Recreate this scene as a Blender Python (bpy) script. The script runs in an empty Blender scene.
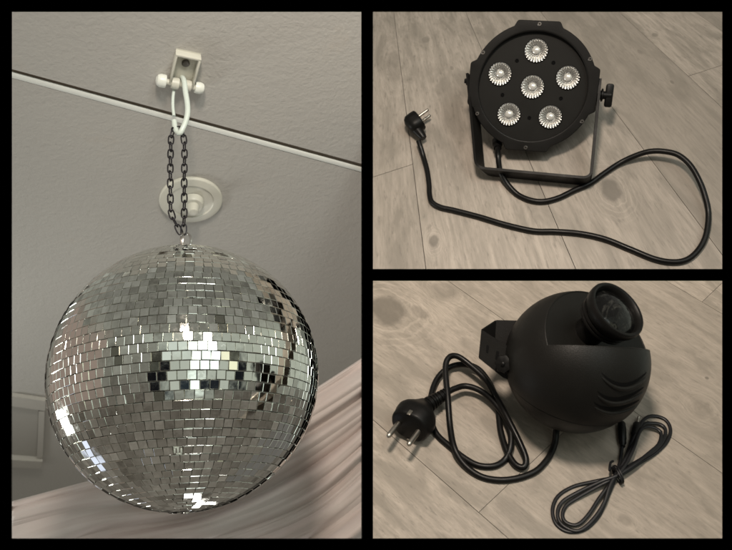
import bpy, bmesh, math, random
from mathutils import Vector as V, Matrix, noise
random.seed(7)
S = bpy.context.scene
COL = S.collection
PI = math.pi
F = 800.0                                   # focal length in photo pixels (732 wide)
CX, CY = 366.0, 275.0

# ------------------------------------------------------------------ helpers
def ray(px, py): return V(((px-CX)/F, 1.0, -(py-CY)/F))
def local_frame(px, py):
    w = ray(px, py).normalized(); v = -w
    u = (V((0,0,1)) - V((0,0,1)).dot(v)*v).normalized()
    r = u.cross(v).normalized()
    return r, u, v
def link(o): COL.objects.link(o); return o
def tag(o, label=None, cat=None, group=None, kind=None):
    if label: o['label'] = label
    if cat: o['category'] = cat
    if group: o['group'] = group
    if kind: o['kind'] = kind
    return o
def empty(name, loc):
    o = bpy.data.objects.new(name, None); link(o); o.location = loc; o.empty_display_size = .02
    return o
ORIG = {}
def obj(name, bm, mat, parent=None, origin=None, smooth=True, autosharp=35):
    """bm is in world coordinates; the mesh is stored relative to its origin"""
    off = V((0,0,0))
    if parent is not None:
        off = ORIG.get(parent.name, V(parent.location))
    elif origin is not None: off = V(origin)
    base = V(off)
    if parent is not None and origin is not None: base = V(origin)
    bmesh.ops.recalc_face_normals(bm, faces=bm.faces[:])
    if smooth:
        for f in bm.faces: f.smooth = True
        for e in bm.edges:
            if len(e.link_faces) == 2 and e.calc_face_angle(0) > math.radians(autosharp): e.smooth = False
    for vt in bm.verts: vt.co -= base
    me = bpy.data.meshes.new(name); bm.to_mesh(me); bm.free()
    for m in (mat if isinstance(mat, (list, tuple)) else [mat]): me.materials.append(m)
    o = bpy.data.objects.new(name, me); link(o)
    if parent is not None:
        o.parent = parent; o.location = base - off
    else: o.location = base
    ORIG[o.name] = base
    return o
def thing(name, loc, label, cat, group=None):
    o = empty(name, loc); ORIG[o.name] = V(loc); tag(o, label, cat, group); return o

def lathe(bm, prof, org, axes, seg=48, a0=0, a1=2*PI, rfun=None, mat=0):
    ax, ay, az = axes; rows = []
    full = abs(a1-a0-2*PI) < 1e-6
    n = seg if full else seg+1
    for (r, z) in prof:
        if r < 1e-7: rows.append([bm.verts.new(org + az*z)]); continue
        row = []
        for i in range(n):
            a = a0+(a1-a0)*i/seg
            rr = r*(rfun(a, r, z) if rfun else 1)
            row.append(bm.verts.new(org + ax*(rr*math.cos(a)) + ay*(rr*math.sin(a)) + az*z))
        rows.append(row)
    for A, B in zip(rows, rows[1:]):
        for i in range(seg):
            j = (i+1) % n
            if len(A) == 1 and len(B) == 1: continue
            if len(A) == 1: f = bm.faces.new((A[0], B[i], B[j]))
            elif len(B) == 1: f = bm.faces.new((A[i], A[j], B[0]))
            else: f = bm.faces.new((A[i], A[j], B[j], B[i]))
            f.material_index = mat
    return rows
def box(bm, c, axes, size, bev=0):
    ax, ay, az = axes; sx, sy, sz = [s/2 for s in size]
    b2 = bmesh.new(); vs = []
    for k in (-1, 1):
        for j in (-1, 1):
            for i in (-1, 1): vs.append(b2.verts.new(V(c)+ax*(i*sx)+ay*(j*sy)+az*(k*sz)))
    for q in ((0,1,3,2),(4,6,7,5),(0,4,5,1),(2,3,7,6),(0,2,6,4),(1,5,7,3)): b2.faces.new([vs[i] for i in q])
    if bev: bmesh.ops.bevel(b2, geom=b2.edges[:], offset=bev, segments=2, affect='EDGES', profile=.5)
    me = bpy.data.meshes.new('tmp'); b2.to_mesh(me); b2.free(); bm.from_mesh(me); bpy.data.meshes.remove(me)
def catmull(pts, n=10, closed=False):
    out = []; P = [V(p) for p in pts]; m = len(P)
    for i in range(m if closed else m-1):
        if closed: p0, p1, p2, p3 = P[(i-1) % m], P[i], P[(i+1) % m], P[(i+2) % m]
        else: p0, p1, p2, p3 = P[max(i-1,0)], P[i], P[i+1], P[min(i+2,m-1)]
        for k in range(n):
            t = k/n
            out.append(.5*((2*p1)+(p2-p0)*t+(2*p0-5*p1+4*p2-p3)*t*t+(3*p1-p0-3*p2+p3)*t**3))
    if not closed: out.append(P[-1])
    return out
def tube(bm, pts, rad, seg=12, closed=False, flat=1.0, upv=None, cap=True):
    """sweep a circle (or an oval: flat<1 squeezes it along upv) along pts; rad number or f(t 0..1)"""
    m = len(pts); rows = []; nrm = None
    for i, p in enumerate(pts):
        if closed: t = (pts[(i+1) % m]-pts[i-1]).normalized()
        else: t = (pts[min(i+1,m-1)]-pts[max(i-1,0)]).normalized()
        if upv is not None: b = (upv - upv.dot(t)*t).normalized()
        else:
            if nrm is None:
                nrm = t.orthogonal().normalized()
            b = (nrm - nrm.dot(t)*t).normalized(); nrm = b
        s = t.cross(b).normalized()
        r = rad(i/(m-1)) if callable(rad) else rad
        rows.append([bm.verts.new(p + s*(r*math.cos(2*PI*k/seg)) + b*(r*flat*math.sin(2*PI*k/seg))) for k in range(seg)])
    for i in range(m if closed else m-1):
        A, B = rows[i], rows[(i+1) % m]
        off = 0
        if closed and i == m-1:      # match the frame twist
            off = min(range(seg), key=lambda o: sum((A[k].co-B[(k+o) % seg].co).length for k in range(0, seg, 3)))
        for k in range(seg):
            bm.faces.new((A[k], A[(k+1) % seg], B[(k+1+off) % seg], B[(k+off) % seg]))
    if cap and not closed:
        bm.faces.new(rows[0][::-1]); bm.faces.new(rows[-1])
def clip(bm, rect, fill=True):
    x0, y0, x1, y1 = rect
    a, b = (x0-CX)/F, (x1-CX)/F; t, d = -(y0-CY)/F, -(y1-CY)/F
    for n in (V((-1, a, 0)), V((1, -b, 0)), V((0, -t, 1)), V((0, d, -1))):
        g = bm.verts[:]+bm.edges[:]+bm.faces[:]
        bmesh.ops.bisect_plane(bm, geom=g, plane_co=(0,0,0), plane_no=n.normalized(), clear_outer=True, dist=1e-7)
        if fill:
            be = [e for e in bm.edges if e.is_boundary]
            if be: bmesh.ops.holes_fill(bm, edges=be, sides=0)

LEFT = (12.0, 12.0, 361.3, 538.2)
TOPR = (373.0, 12.0, 722.2, 269.0)
BOTR = (373.0, 280.8, 722.2, 538.2)

# ------------------------------------------------------------------ materials
class NT:
    def __init__(s, name, world=False):
        if world:
            s.m = bpy.data.worlds.new(name)
        else: s.m = bpy.data.materials.new(name)
        s.m.use_nodes = True; s.t = s.m.node_tree; s.t.nodes.clear()
    def n(s, typ, ins=None, **kw):
        nd = s.t.nodes.new(typ)
        for k, v in kw.items(): setattr(nd, k, v)
        for k, v in (ins or {}).items(): s.set(nd.inputs[k], v)
        return nd
    def set(s, sock, v):
        if isinstance(v, bpy.types.NodeSocket): s.t.links.new(v, sock)
        elif isinstance(v, bpy.types.Node): s.t.links.new(v.outputs[0], sock)
        else: sock.default_value = v
    def math(s, op, a, b=0.0, c=0.0, clamp=False):
        nd = s.n('ShaderNodeMath', {0: a, 1: b, 2: c}, operation=op); nd.use_clamp = clamp; return nd.outputs[0]
    def mix(s, fac, a, b, mode='MIX'):
        nd = s.n('ShaderNodeMix', data_type='RGBA', blend_type=mode, clamp_factor=True)
        s.set(nd.inputs[0], fac); s.set(nd.inputs[6], a); s.set(nd.inputs[7], b); return nd.outputs[2]
    def ramp(s, fac, stops, interp='LINEAR'):
        nd = s.n('ShaderNodeValToRGB', {0: fac}); cr = nd.color_ramp; cr.interpolation = interp
        while len(cr.elements) < len(stops): cr.elements.new(.5)
        for e, (p, c) in zip(cr.elements, stops):
            e.position = p; e.color = c if len(c) == 4 else (*c, 1)
        return nd.outputs[0]
    def mr(s, v, a, b, c=0.0, d=1.0, smooth=False):
        nd = s.n('ShaderNodeMapRange', {0: v, 1: a, 2: b, 3: c, 4: d})
        if smooth: nd.interpolation_type = 'SMOOTHSTEP'
        return nd.outputs[0]
    def noise(s, vec, scale, det=3, rough=.5, dist=0.0):
        return s.n('ShaderNodeTexNoise', {'Vector': vec, 'Scale': scale, 'Detail': det, 'Roughness': rough, 'Distortion': dist}).outputs[0]
    def bump(s, h, strength, dist, normal=None):
        nd = s.n('ShaderNodeBump', {'Height': h, 'Strength': strength, 'Distance': dist})
        if normal is not None: s.set(nd.inputs['Normal'], normal)
        return nd.outputs[0]
    def out(s, **kw):
        p = s.n('ShaderNodeBsdfPrincipled', {k.replace('_', ' '): v for k, v in kw.items()})
        o = s.n('ShaderNodeOutputMaterial'); s.t.links.new(p.outputs[0], o.inputs[0]); return s.m
def rgb(r, g, b): return (r, g, b, 1)
def plain(name, col, rough=.5, metal=0, spec=.5, var=.12, bumps=0, bscale=900, rvar=.1, coat=0):
    k = NT(name); co = k.n('ShaderNodeTexCoord').outputs['Object']
    nz = k.noise(co, 60, 4, .6)
    c = k.mix(nz, rgb(*[x*(1-var) for x in col]), rgb(*[min(1, x*(1+var)) for x in col]))
    r = k.mr(k.noise(co, 35, 5, .65), .3, .7, max(0, rough-rvar), min(1, rough+rvar))
    kw = dict(Base_Color=c, Roughness=r, Metallic=metal)
    if bumps: kw['Normal'] = k.bump(k.noise(co, bscale, 2, .5), bumps, .0004)
    if coat: kw['Coat_Weight'] = coat
    kw['Specular_IOR_Level'] = spec
    return k.out(**kw)

M = {}
M['black_metal'] = plain('black_painted_metal', (.0078,.0074,.0068), .46, 0, .12, .15, .25, 1400)
M['black_face'] = plain('black_face_plate', (.0098,.0095,.0085), .5, 0, .12, .1, .12, 1600)
M['black_plastic'] = plain('black_plastic', (.0042,.0040,.0037), .4, 0, .16, .2, .08, 1200)
M['shell'] = plain('matt_black_shell', (.0060,.0056,.0048), .44, 0, .19, .12, .35, 1700, .07)
M['screed'] = plain('dark_screed', (.045,.036,.028), .9, 0, .1)
M['hole'] = plain('hole_black', (.002,.002,.002), .8, 0, .1)
M['rubber'] = plain('cable_rubber', (.0042,.0040,.0038), .38, 0, .2, .2, .1, 800)
M['thin_rubber'] = plain('thin_cable_rubber', (.0055,.0055,.0065), .42, 0, .3, .2)
M['steel'] = plain('pin_steel', (.36,.33,.29), .34, 1, .5)
M['dark_steel'] = plain('screw_steel', (.16,.15,.14), .35, 1, .5)
M['chain'] = plain('blackened_chain', (.030,.028,.032), .4, .7, .5)
M['chrome'] = plain('chrome_ring', (.62,.60,.57), .2, 1, .5)
M['cream'] = plain('cream_plastic', (.62,.61,.535), .38, 0, .5, .06)
M['white_gloss'] = plain('white_plastic', (.78,.80,.74), .3, 0, .5, .04)
M['hook_white'] = plain('white_coated_hook', (.66,.73,.68), .3, 0, .5, .05)
M['core'] = plain('ball_backing', (.24,.235,.215), .6, 0, .4, .4)
M['dome'] = plain('lens_centre', (.74,.73,.69), .12, .55, .8)

def mirror(name, col, rough, dust):
    k = NT(name); co = k.n('ShaderNodeTexCoord').outputs['Object']
    a = k.n('ShaderNodeAttribute', attribute_name='tint').outputs['Fac']
    big = k.noise(co, 45, 6, .7)
    c = k.mix(a, rgb(*[x*.86 for x in col]), rgb(*col))
    c = k.mix(k.mr(big, .55, .8, 0, dust), c, rgb(.35,.33,.28))
    r = k.mr(k.noise(co, 130, 4, .7), .45, .8, rough, rough+.12)
    return k.out(Base_Color=c, Roughness=r, Metallic=1.0, Normal=k.bump(k.noise(co, 90, 2, .5), .12, .0004))
M['mirror'] = mirror('mirror_glass', (.80,.805,.76), .035, .35)
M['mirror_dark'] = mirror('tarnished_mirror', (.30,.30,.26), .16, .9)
M['smudge'] = plain('white_smudge', (.62,.68,.62), .35, .2)

def ribbed():
    k = NT('lens_reflector'); co = k.n('ShaderNodeTexCoord').outputs['Object']
    return k.out(Base_Color=rgb(.60,.595,.575), Metallic=.9, Roughness=k.mr(k.noise(co, 500, 2), .3, .7, .18, .36))
M['reflector'] = ribbed()
def glassy():
    k = NT('dark_lens_glass'); co = k.n('ShaderNodeTexCoord').outputs['Object']
    sm = k.mr(k.noise(co, 55, 5, .7, 3.0), .52, .70)
    c = k.mix(sm, rgb(.003,.003,.003), rgb(.030,.030,.027))
    return k.out(Base_Color=c, Roughness=k.mr(sm, 0, 1, .06, .3), Specular_IOR_Level=.22, Coat_Weight=.06, Coat_Roughness=.08,
                 Normal=k.bump(k.noise(co, 120, 2, .5), .35, .002))
M['dark_glass'] = glassy()

def ceiling_mat():
    k = NT('rough_cast_ceiling'); co = k.n('ShaderNodeTexCoord').outputs['Object']
    n1 = k.noise(co, 120, 5, .62, .4); n2 = k.noise(co, 260, 3, .6); n3 = k.noise(co, 4, 3, .5)
    h = k.math('ADD', k.math('MULTIPLY', n1, .8), k.math('MULTIPLY', n2, .5))
    c = k.mix(n3, rgb(.43,.415,.39), rgb(.50,.485,.455))
    c = k.mix(k.mr(k.noise(co, 18, 5, .7), .62, .75, 0, .25), c, rgb(.50,.43,.36))
    return k.out(Base_Color=c, Roughness=.75, Specular_IOR_Level=.3, Normal=k.bump(h, .5, .0020))
M['ceiling'] = ceiling_mat()
M['trim'] = plain('white_trim', (.82,.84,.80), .4, 0, .5, .03)
M['trim_gap'] = plain('seam_shadow_gap', (.17,.14,.11), .9, 0, .2)
M['hatch'] = plain('pale_frame_paint', (.44,.42,.385), .7, 0, .3, .05)
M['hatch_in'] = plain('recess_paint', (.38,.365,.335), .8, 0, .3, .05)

def cloth_mat():
    k = NT('thin_rosy_cloth'); uv = k.n('ShaderNodeUVMap', uv_map='UVMap').outputs[0]
    mp = k.n('ShaderNodeMapping', {'Vector': uv, 'Scale': (2.0, 60.0, 1)}).outputs[0]
    st = k.noise(mp, 2.0, 4, .6)
    lo = k.noise(uv, 3.5, 3, .5)
    c = k.mix(k.mr(st, .3, .7), rgb(.67,.575,.54), rgb(.70,.61,.58))
    c = k.mix(k.mr(lo, .4, .65), c, rgb(.69,.64,.61))
    co = k.n('ShaderNodeTexCoord').outputs['Object']
    p = k.n('ShaderNodeBsdfPrincipled', {'Base Color': c, 'Roughness': .6, 'Sheen Weight': .3, 'Normal': k.bump(st, .35, .002)})
    tr = k.n('ShaderNodeBsdfTranslucent', {'Color': c})
    mx = k.n('ShaderNodeMixShader', {0: .22, 1: p.outputs[0], 2: tr.outputs[0]})
    o = k.n('ShaderNodeOutputMaterial'); k.t.links.new(mx.outputs[0], o.inputs[0]); return k.m
M['cloth'] = cloth_mat()

def wood(name, knots, tone=(1,1,1), fs=1.0):
    """UV: x = across the boards, y = along them, both in board widths; every board has its own offset"""
    k = NT(name); uv = k.n('ShaderNodeUVMap', uv_map='UVMap').outputs[0]
    rnd = k.n('ShaderNodeAttribute', attribute_name='board').outputs['Fac']
    sp = k.n('ShaderNodeSeparateXYZ', {0: uv})
    u, v = sp.outputs[0], sp.outputs[1]
    # knots bend the grain round them
    kd = None; bend = 0.0; near = 0.0
    for (ku, kv, ru, rv, amt) in knots:
        du = k.math('DIVIDE', k.math('SUBTRACT', u, ku), ru); dv = k.math('DIVIDE', k.math('SUBTRACT', v, kv), rv)
        d2 = k.math('ADD', k.math('MULTIPLY', du, du), k.math('MULTIPLY', dv, dv))
        g = k.math('POWER', 2.718, k.math('MULTIPLY', d2, -.35))
        b = k.math('MULTIPLY', k.math('MULTIPLY', du, g), -ru*.9)
        bend = b if isinstance(bend, float) else k.math('ADD', bend, b)
        gg = k.math('MULTIPLY', k.math('POWER', 2.718, k.math('MULTIPLY', d2, -.12)), amt)
        dd = k.math('SQRT', d2)
        wob = k.noise(k.n('ShaderNodeCombineXYZ', {0: k.math('MULTIPLY', u, 1.0/ru), 1: k.math('MULTIPLY', v, 1.0/rv), 2: 2.0}).outputs[0], .9, 3, .6)
        cont = k.math('SINE', k.math('ADD', k.math('MULTIPLY', dd, 15.0), k.math('MULTIPLY', wob, 13.0)))
        gg = k.math('MULTIPLY', k.math('MULTIPLY', k.mr(cont, .35, .95, 0, 1), k.mr(dd, .95, 1.25, 0, 1)), k.math('MULTIPLY', k.mr(dd, 1.5, 3.0, amt, 0), 1.0))
        near = gg if isinstance(near, float) else k.math('MAXIMUM', near, gg)
        core = k.math('MULTIPLY', k.mr(k.math('ADD', k.math('SQRT', d2), k.math('MULTIPLY', k.math('SUBTRACT', k.noise(uv, 9, 3, .6), .5), .9)), .65, 1.15, 1, 0, True), amt)
        kd = core if kd is None else k.math('MAXIMUM', kd, core)
    uu = k.math('ADD', u, bend)
    wv = k.n('ShaderNodeCombineXYZ', {0: uu, 1: k.math('MULTIPLY', v, .22), 2: 0.0}).outputs[0]
    warp = k.math('MULTIPLY', k.math('SUBTRACT', k.noise(wv, 2.2, 3, .5), .5), .22)
    u2 = k.math('ADD', uu, warp)
    fine = k.noise(k.n('ShaderNodeCombineXYZ', {0: k.math('MULTIPLY', uu, 34*fs), 1: k.math('MULTIPLY', v, 3.4*fs), 2: 0.0}).outputs[0], 1.0, 5, .75)
    med = k.noise(k.n('ShaderNodeCombineXYZ', {0: k.math('MULTIPLY', u2, 12*fs), 1: k.math('MULTIPLY', v, .7*fs), 2: 3.0}).outputs[0], 1.0, 4, .6)
    blot = k.noise(k.n('ShaderNodeCombineXYZ', {0: k.math('MULTIPLY', u, 2.4*fs), 1: k.math('MULTIPLY', v, .8*fs), 2: 7.0}).outputs[0], 1.6, 4, .6, .8)
    rings = k.math('SINE', k.math('MULTIPLY', u2, 46.0*fs**.5))
    if not isinstance(near, float):
        pass
    rings = k.math('MULTIPLY', k.mr(rings, .2, 1.0, 0, 1), k.mr(k.noise(wv, 3.1, 2), .5, .7, 0, 1))
    speck = k.noise(k.n('ShaderNodeCombineXYZ', {0: k.math('MULTIPLY', uu, 26*fs), 1: k.math('MULTIPLY', v, 5.5*fs), 2: 11.0}).outputs[0], 1.0, 3, .7)
    lt = tuple(x*y for x, y in zip((.39,.343,.297), tone)); dk = tuple(x*y for x, y in zip((.215,.192,.163), tone))
    f = k.math('ADD', k.math('MULTIPLY', fine, .62), k.math('MULTIPLY', med, .38))
    c = k.mix(k.mr(f, .34, .64), rgb(*dk), rgb(*lt))
    c = k.mix(k.math('MULTIPLY', k.mr(blot, .46, .64), .9), c, rgb(*[x*.98 for x in dk]))
    c = k.mix(k.math('MULTIPLY', rings, .22), c, rgb(*[x*1.35 for x in lt]))
    if not isinstance(near, float): c = k.mix(k.math('MULTIPLY', near, .20), c, rgb(*[x*1.5 for x in lt]))
    c = k.mix(k.mr(speck, .56, .72, 0, .60), c, rgb(*[x*.55 for x in dk]))
    c = k.mix(k.mr(rnd, 0, 1, 0, .55), c, rgb(*[x*.85 for x in dk]))
    if kd is not None: c = k.mix(k.math('MULTIPLY', kd, k.mr(fine, .25, .75, 1.0, .75)), c, rgb(*[x*.62 for x in dk]))
    h = k.math('ADD', fine, k.math('MULTIPLY', speck, .5))
    return k.out(Base_Color=c, Roughness=k.mr(f, .3, .7, .50, .40), Specular_IOR_Level=.38, Normal=k.bump(h, .35, .0006))

# ------------------------------------------------------------------ floors
class Floor:
    """A board floor. The photo's own lens for this view (centre c, focal f) and its two vanishing points give the
    tilt of the floor and the run of its boards."""
    def __init__(s, rect, c, f, vp1, vp2, D, fs, gap):
        s.fs, s.gap, s.k = fs, gap, D/.8
        s.rect, s.c, s.f = rect, c, f
        s.d1 = V((vp1[0]-c[0], vp1[1]-c[1], f)).normalized()
        d2 = V((vp2[0]-c[0], vp2[1]-c[1], f)).normalized()
        s.d2 = (d2 - d2.dot(s.d1)*s.d1).normalized()
        s.n = s.d1.cross(s.d2).normalized()
        if s.n.dot(V((0,0,1))) < 0: s.n = -s.n
        s.r, s.u, s.v = local_frame(*c)
        g = s.r*s.n.x - s.u*s.n.y - s.v*s.n.z
        s.up = -g.normalized()
        s.P0 = ray(*c)*D
        s.off = s.up.dot(s.P0)
    def pt(s, px, py, h=0.0):
        d = ray(px, py); return d*((s.off+h)/s.up.dot(d))
    def ps(s, px, py, h=0.0): return s.pt(px, py, h*s.k)      # heights given for a set at 0.8 m
    def board(s, px, py):
        r = V((px-s.c[0], py-s.c[1], s.f)); k = s.n.dot(r); return r.dot(s.d1)/k, r.dot(s.d2)/k   # along, across
    def unboard(s, a, c):
        X = s.d1*a + s.d2*c + s.n
        return s.c[0]+s.f*X.x/X.z, s.c[1]+s.f*X.y/X.z
    def build(s, name, seams, joints, knots_px, tone, label, tints={}):
        """seams: pixel points one on each seam, in order; joints {board index: [pixel]}"""
        sc = [s.board(*p)[1] for p in seams]
        W = abs(sc[-1]-sc[0])/(len(sc)-1); sg = 1 if sc[-1] > sc[0] else -1
        pos = [sc[0]-sg*W*k for k in (3,2,1)] + sc + [sc[-1]+sg*W*k for k in (1,2,3)]
        x0,y0,x1,y1 = s.rect
        A = []; 
        for i in range(9):
            for j in range(9): A.append(s.board(x0+(x1-x0)*i/8, y0+(y1-y0)*j/8))
        amin, amax = min(a for a,_ in A)-.3*W, max(a for a,_ in A)+.3*W
        cmin, cmax = min(c for _,c in A), max(c for _,c in A)
        px_m = s.P0.y/F                       # metres per pixel
        kn = []
        tot = bmesh.new(); uvl = tot.loops.layers.uv.new('UVMap'); bl = tot.verts.layers.float.new('board')
        rs = random.Random(hash(name) % 1000 if False else len(name)*7+3)
        for b in range(len(pos)-1):
            lo, hi = min(pos[b], pos[b+1]), max(pos[b], pos[b+1])
            if hi < cmin or lo > cmax: continue
            js = sorted(s.board(*p)[0] for p in joints.get(b-3, []))
            cuts = [amin]+[j for j in js if amin < j < amax]+[amax]
            for q in range(len(cuts)-1):
                a0, a1 = cuts[q], cuts[q+1]
                ou, ov, tint = rs.uniform(0,40), rs.uniform(0,90), tints.get(b-3, .4)+(.0 if q % 2 == 0 else -.15)
                for (kx,ky,ru,rv,amt) in knots_px:
                    ka, kc = s.board(kx,ky)
                    if lo <= kc <= hi and a0 <= ka <= a1: kn.append((kc/W+ou, ka/W+ov, ru, rv, amt))
                # board outline shrunk by a hairline gap
                g = .0011*W/W
                gap_c = W*s.gap; gap_a = W*s.gap
                bm = bmesh.new(); nu = 8; nv = max(2, int((a1-a0)/W*5))
                grid = []
                for i in range(nu+1):
                    row = []
                    for j in range(nv+1):
                        c_ = lo+gap_c+(hi-lo-2*gap_c)*i/nu
                        ja, jb = (gap_a if q > 0 else 0), (gap_a if q < len(cuts)-2 else 0)
                        a_ = a0+ja+(a1-a0-ja-jb)*j/nv
                        p = s.pt(*s.unboard(a_, c_)); row.append(bm.verts.new(p))
                    grid.append(row)
                for i in range(nu):
                    for j in range(nv): bm.faces.new((grid[i][j], grid[i+1][j], grid[i+1][j+1], grid[i][j+1]))
                ex = bmesh.ops.extrude_face_region(bm, geom=bm.faces[:])
                for vt in [e for e in ex['geom'] if isinstance(e, bmesh.types.BMVert)]: vt.co -= s.up*.008
                clip(bm, s.rect)
                if not bm.faces: bm.free(); continue
                vm = {}
                for vt in bm.verts:
                    nv_ = tot.verts.new(vt.co); nv_[bl] = tint; vm[vt] = nv_
                for f_ in bm.faces:
                    try: nf = tot.faces.new([vm[x] for x in f_.verts])
                    except ValueError: continue
                    for lp in nf.loops:
                        co = lp.vert.co; h = s.up.dot(co)-s.off; co = co - s.up*h
                        pxx, pyy = co.x/co.y*F+CX, -co.z/co.y*F+CY
                        aa, cc = s.board(pxx, pyy); lp[uvl].uv = (cc/W+ou, aa/W+ov)
                bm.free()
        o = obj(name, tot, wood(name+'_wood', kn, tone, s.fs), origin=s.P0, smooth=False)
        tag(o, label, 'floor', kind='structure')
        # dark screed under the boards, seen only in the hairline gaps
        bm = bmesh.new()
        q = [s.pt(x, y, -.0088) for x, y in ((x0-4,y0-4),(x1+4,y0-4),(x1+4,y1+4),(x0-4,y1+4))]
        vs = [bm.verts.new(p) for p in q]; f_ = bm.faces.new(vs)
        ex = bmesh.ops.extrude_face_region(bm, geom=[f_])
        for vt in [e for e in ex['geom'] if isinstance(e, bmesh.types.BMVert)]: vt.co -= s.up*.006
        clip(bm, s.rect)
        o2 = obj('underlay', bm, M['screed'], origin=s.P0, smooth=False); tag(o2, kind='structure')
        return o

FT = Floor(TOPR, (547.5,140), 250.0, (364,-225), (1610,-225), .90, 1.25, .0022)
FB = Floor(BOTR, (547.5,409), 583.0, (-715,-535), (1367,-327), .64, 2.3, .0014)
FT.build('floor', [(411,150),(550,209),(629,130),(618.8,11.7),(695,11.7)],
         {-1: [(395,170)], 3: [(706,70.5)]},
         [(611,189.5,.085,.11,1.0),(434,241,.035,.05,.9),(426,40,.05,.07,.5),(655,35,.05,.04,.5),(672,82,.02,.03,.8),
          (395,65,.10,.3,.35),(640,52,.03,.05,.5),(452,68,.02,.04,.6),(575,100,.1,.1,.3)],
         (1,1,1), 'pale greyish oak laminate floor under the flat stage light', {-1:.35,0:.1,1:.4,2:.95,3:.15,4:.8})
FB.build('floor', [(373.5,420),(448,280.8),(666.2,280.8)],
         {0: [(497.7,494.3)], 2: [(712,292.5)]},
         [(387,310,.11,.15,1.0),(419,312,.035,.08,.6),(445,290,.06,.10,.5),(707,378,.012,.014,1.0),(625,520,.03,.04,.5),
          (702,408,.06,.06,.4)],
         (1,.985,.96), 'pale greyish oak laminate floor under the round black projector', {-1:.05,0:.5,1:.65,2:.1})

# ------------------------------------------------------------------ LEFT VIEW
BALL_C = ray(186.5, 376)*.75
r_, u_, v_ = local_frame(186.5, 376)
R = .1233
tilt = math.radians(13)
UP = (u_*math.cos(tilt) - v_*math.sin(tilt)).normalized()      # the plumb line of this view
FW = (v_*math.cos(tilt) + u_*math.sin(tilt)).normalized()
RT = UP.cross(FW).normalized()
def ball_px(p): return p.x/p.y*F+CX, -p.z/p.y*F+CY

ball = thing('disco_ball', BALL_C - UP*R, 'large mirror ball of small square tiles hanging on a black chain', 'disco ball')
bm = bmesh.new()
bmesh.ops.create_uvsphere(bm, u_segments=96, v_segments=64, radius=R-.0016)
mt = Matrix((RT, FW, UP)).transposed().to_4x4(); mt.translation = BALL_C
bmesh.ops.transform(bm, matrix=mt, verts=bm.verts[:])
obj('ball_core', bm, M['core'], ball)
bm = bmesh.new(); tl = bm.verts.layers.float.new('tint')
NR = 50; da = PI/NR; rr = random.Random(11)
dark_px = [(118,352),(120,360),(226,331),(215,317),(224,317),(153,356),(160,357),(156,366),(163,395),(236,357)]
centres = []
for i in range(NR):
    ph = -PI/2+(i+.5)*da
    n = max(3, int(round(2*PI*math.cos(ph)/da))) if math.cos(ph) > .04 else 4
    off = rr.uniform(0, 1)
    rowj = rr.gauss(0, .004)
    for j in range(n):
        th = 2*PI*(j+off)/n
        d = (RT*math.cos(th)+FW*math.sin(th))*math.cos(ph)+UP*math.sin(ph)
        e = (FW*math.cos(th)-RT*math.sin(th)); nn = d.cross(e).normalized()
        jit = .016
        if rr.random() < .05: jit = .05
        N = (d + e*rr.gauss(0,jit) + nn*(rr.gauss(0,jit)+rowj)).normalized()
        E = (e - e.dot(N)*N).normalized(); Q = N.cross(E)
        rot = rr.gauss(0,.018); E, Q = E*math.cos(rot)+Q*math.sin(rot), Q*math.cos(rot)-E*math.sin(rot)
        wE = 2*PI*math.cos(ph)/n*R/2*.982; wQ = da*R/2*.975
        c = BALL_C + d*(R-.0011) + nn*rr.gauss(0,.00010)
        centres.append((c, d))
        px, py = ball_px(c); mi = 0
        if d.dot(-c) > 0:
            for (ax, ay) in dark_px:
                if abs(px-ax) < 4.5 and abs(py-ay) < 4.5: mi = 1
        t = rr.random()
        lv = []
        for (s_, hgt) in ((1.0, 0.0), (1.0, .00045), (.975, .00085), (.94, .00110), (.895, .00120)):
            lv.append([bm.verts.new(c + E*(x*(wE-(1-s_)*wQ))+Q*(y*wQ*s_)+N*hgt) for x, y in ((-1,-1),(1,-1),(1,1),(-1,1))])
        for L_ in lv:
            for vt in L_: vt[tl] = t
        for A, B in zip(lv, lv[1:]):
            for k in range(4): bm.faces.new((A[k],A[(k+1)%4],B[(k+1)%4],B[k])).material_index = mi
        bm.faces.new(lv[-1]).material_index = mi
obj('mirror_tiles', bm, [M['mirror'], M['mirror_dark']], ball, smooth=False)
# bottom pin and white smudge
bm = bmesh.new()
lathe(bm, [(0,-.0018),(.0016,-.0016),(.0026,-.0006),(.0026,.0),(.0038,.0006),(.0038,.002)], BALL_C-UP*R, (RT,FW,UP), 20)
obj('bottom_pin', bm, M['chrome'], ball)
best = min([c for c in centres if c[1].dot(-c[0]) > 0], key=lambda c: (ball_px(c[0])[0]-179)**2+(ball_px(c[0])[1]-450)**2)
bm = bmesh.new(); q, d = best
ex_ = RT - RT.dot(d)*d; ex_.normalize(); ey_ = d.cross(ex_)
for (ox, oy, sw, sh) in ((-.0026,0,.0011,.0034),(.0,.0002,.0012,.0037),(.0026,-.0002,.0011,.0032),(-.0012,.0030,.0030,.0009),(.0008,-.0031,.0034,.0008)):
    box(bm, q+d*.00150+ex_*ox+ey_*oy, (ex_,ey_,d), (sw*1.3,sh*1.3,.0003), .0001)
obj('paint_smudge', bm, M['smudge'], ball)
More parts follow.
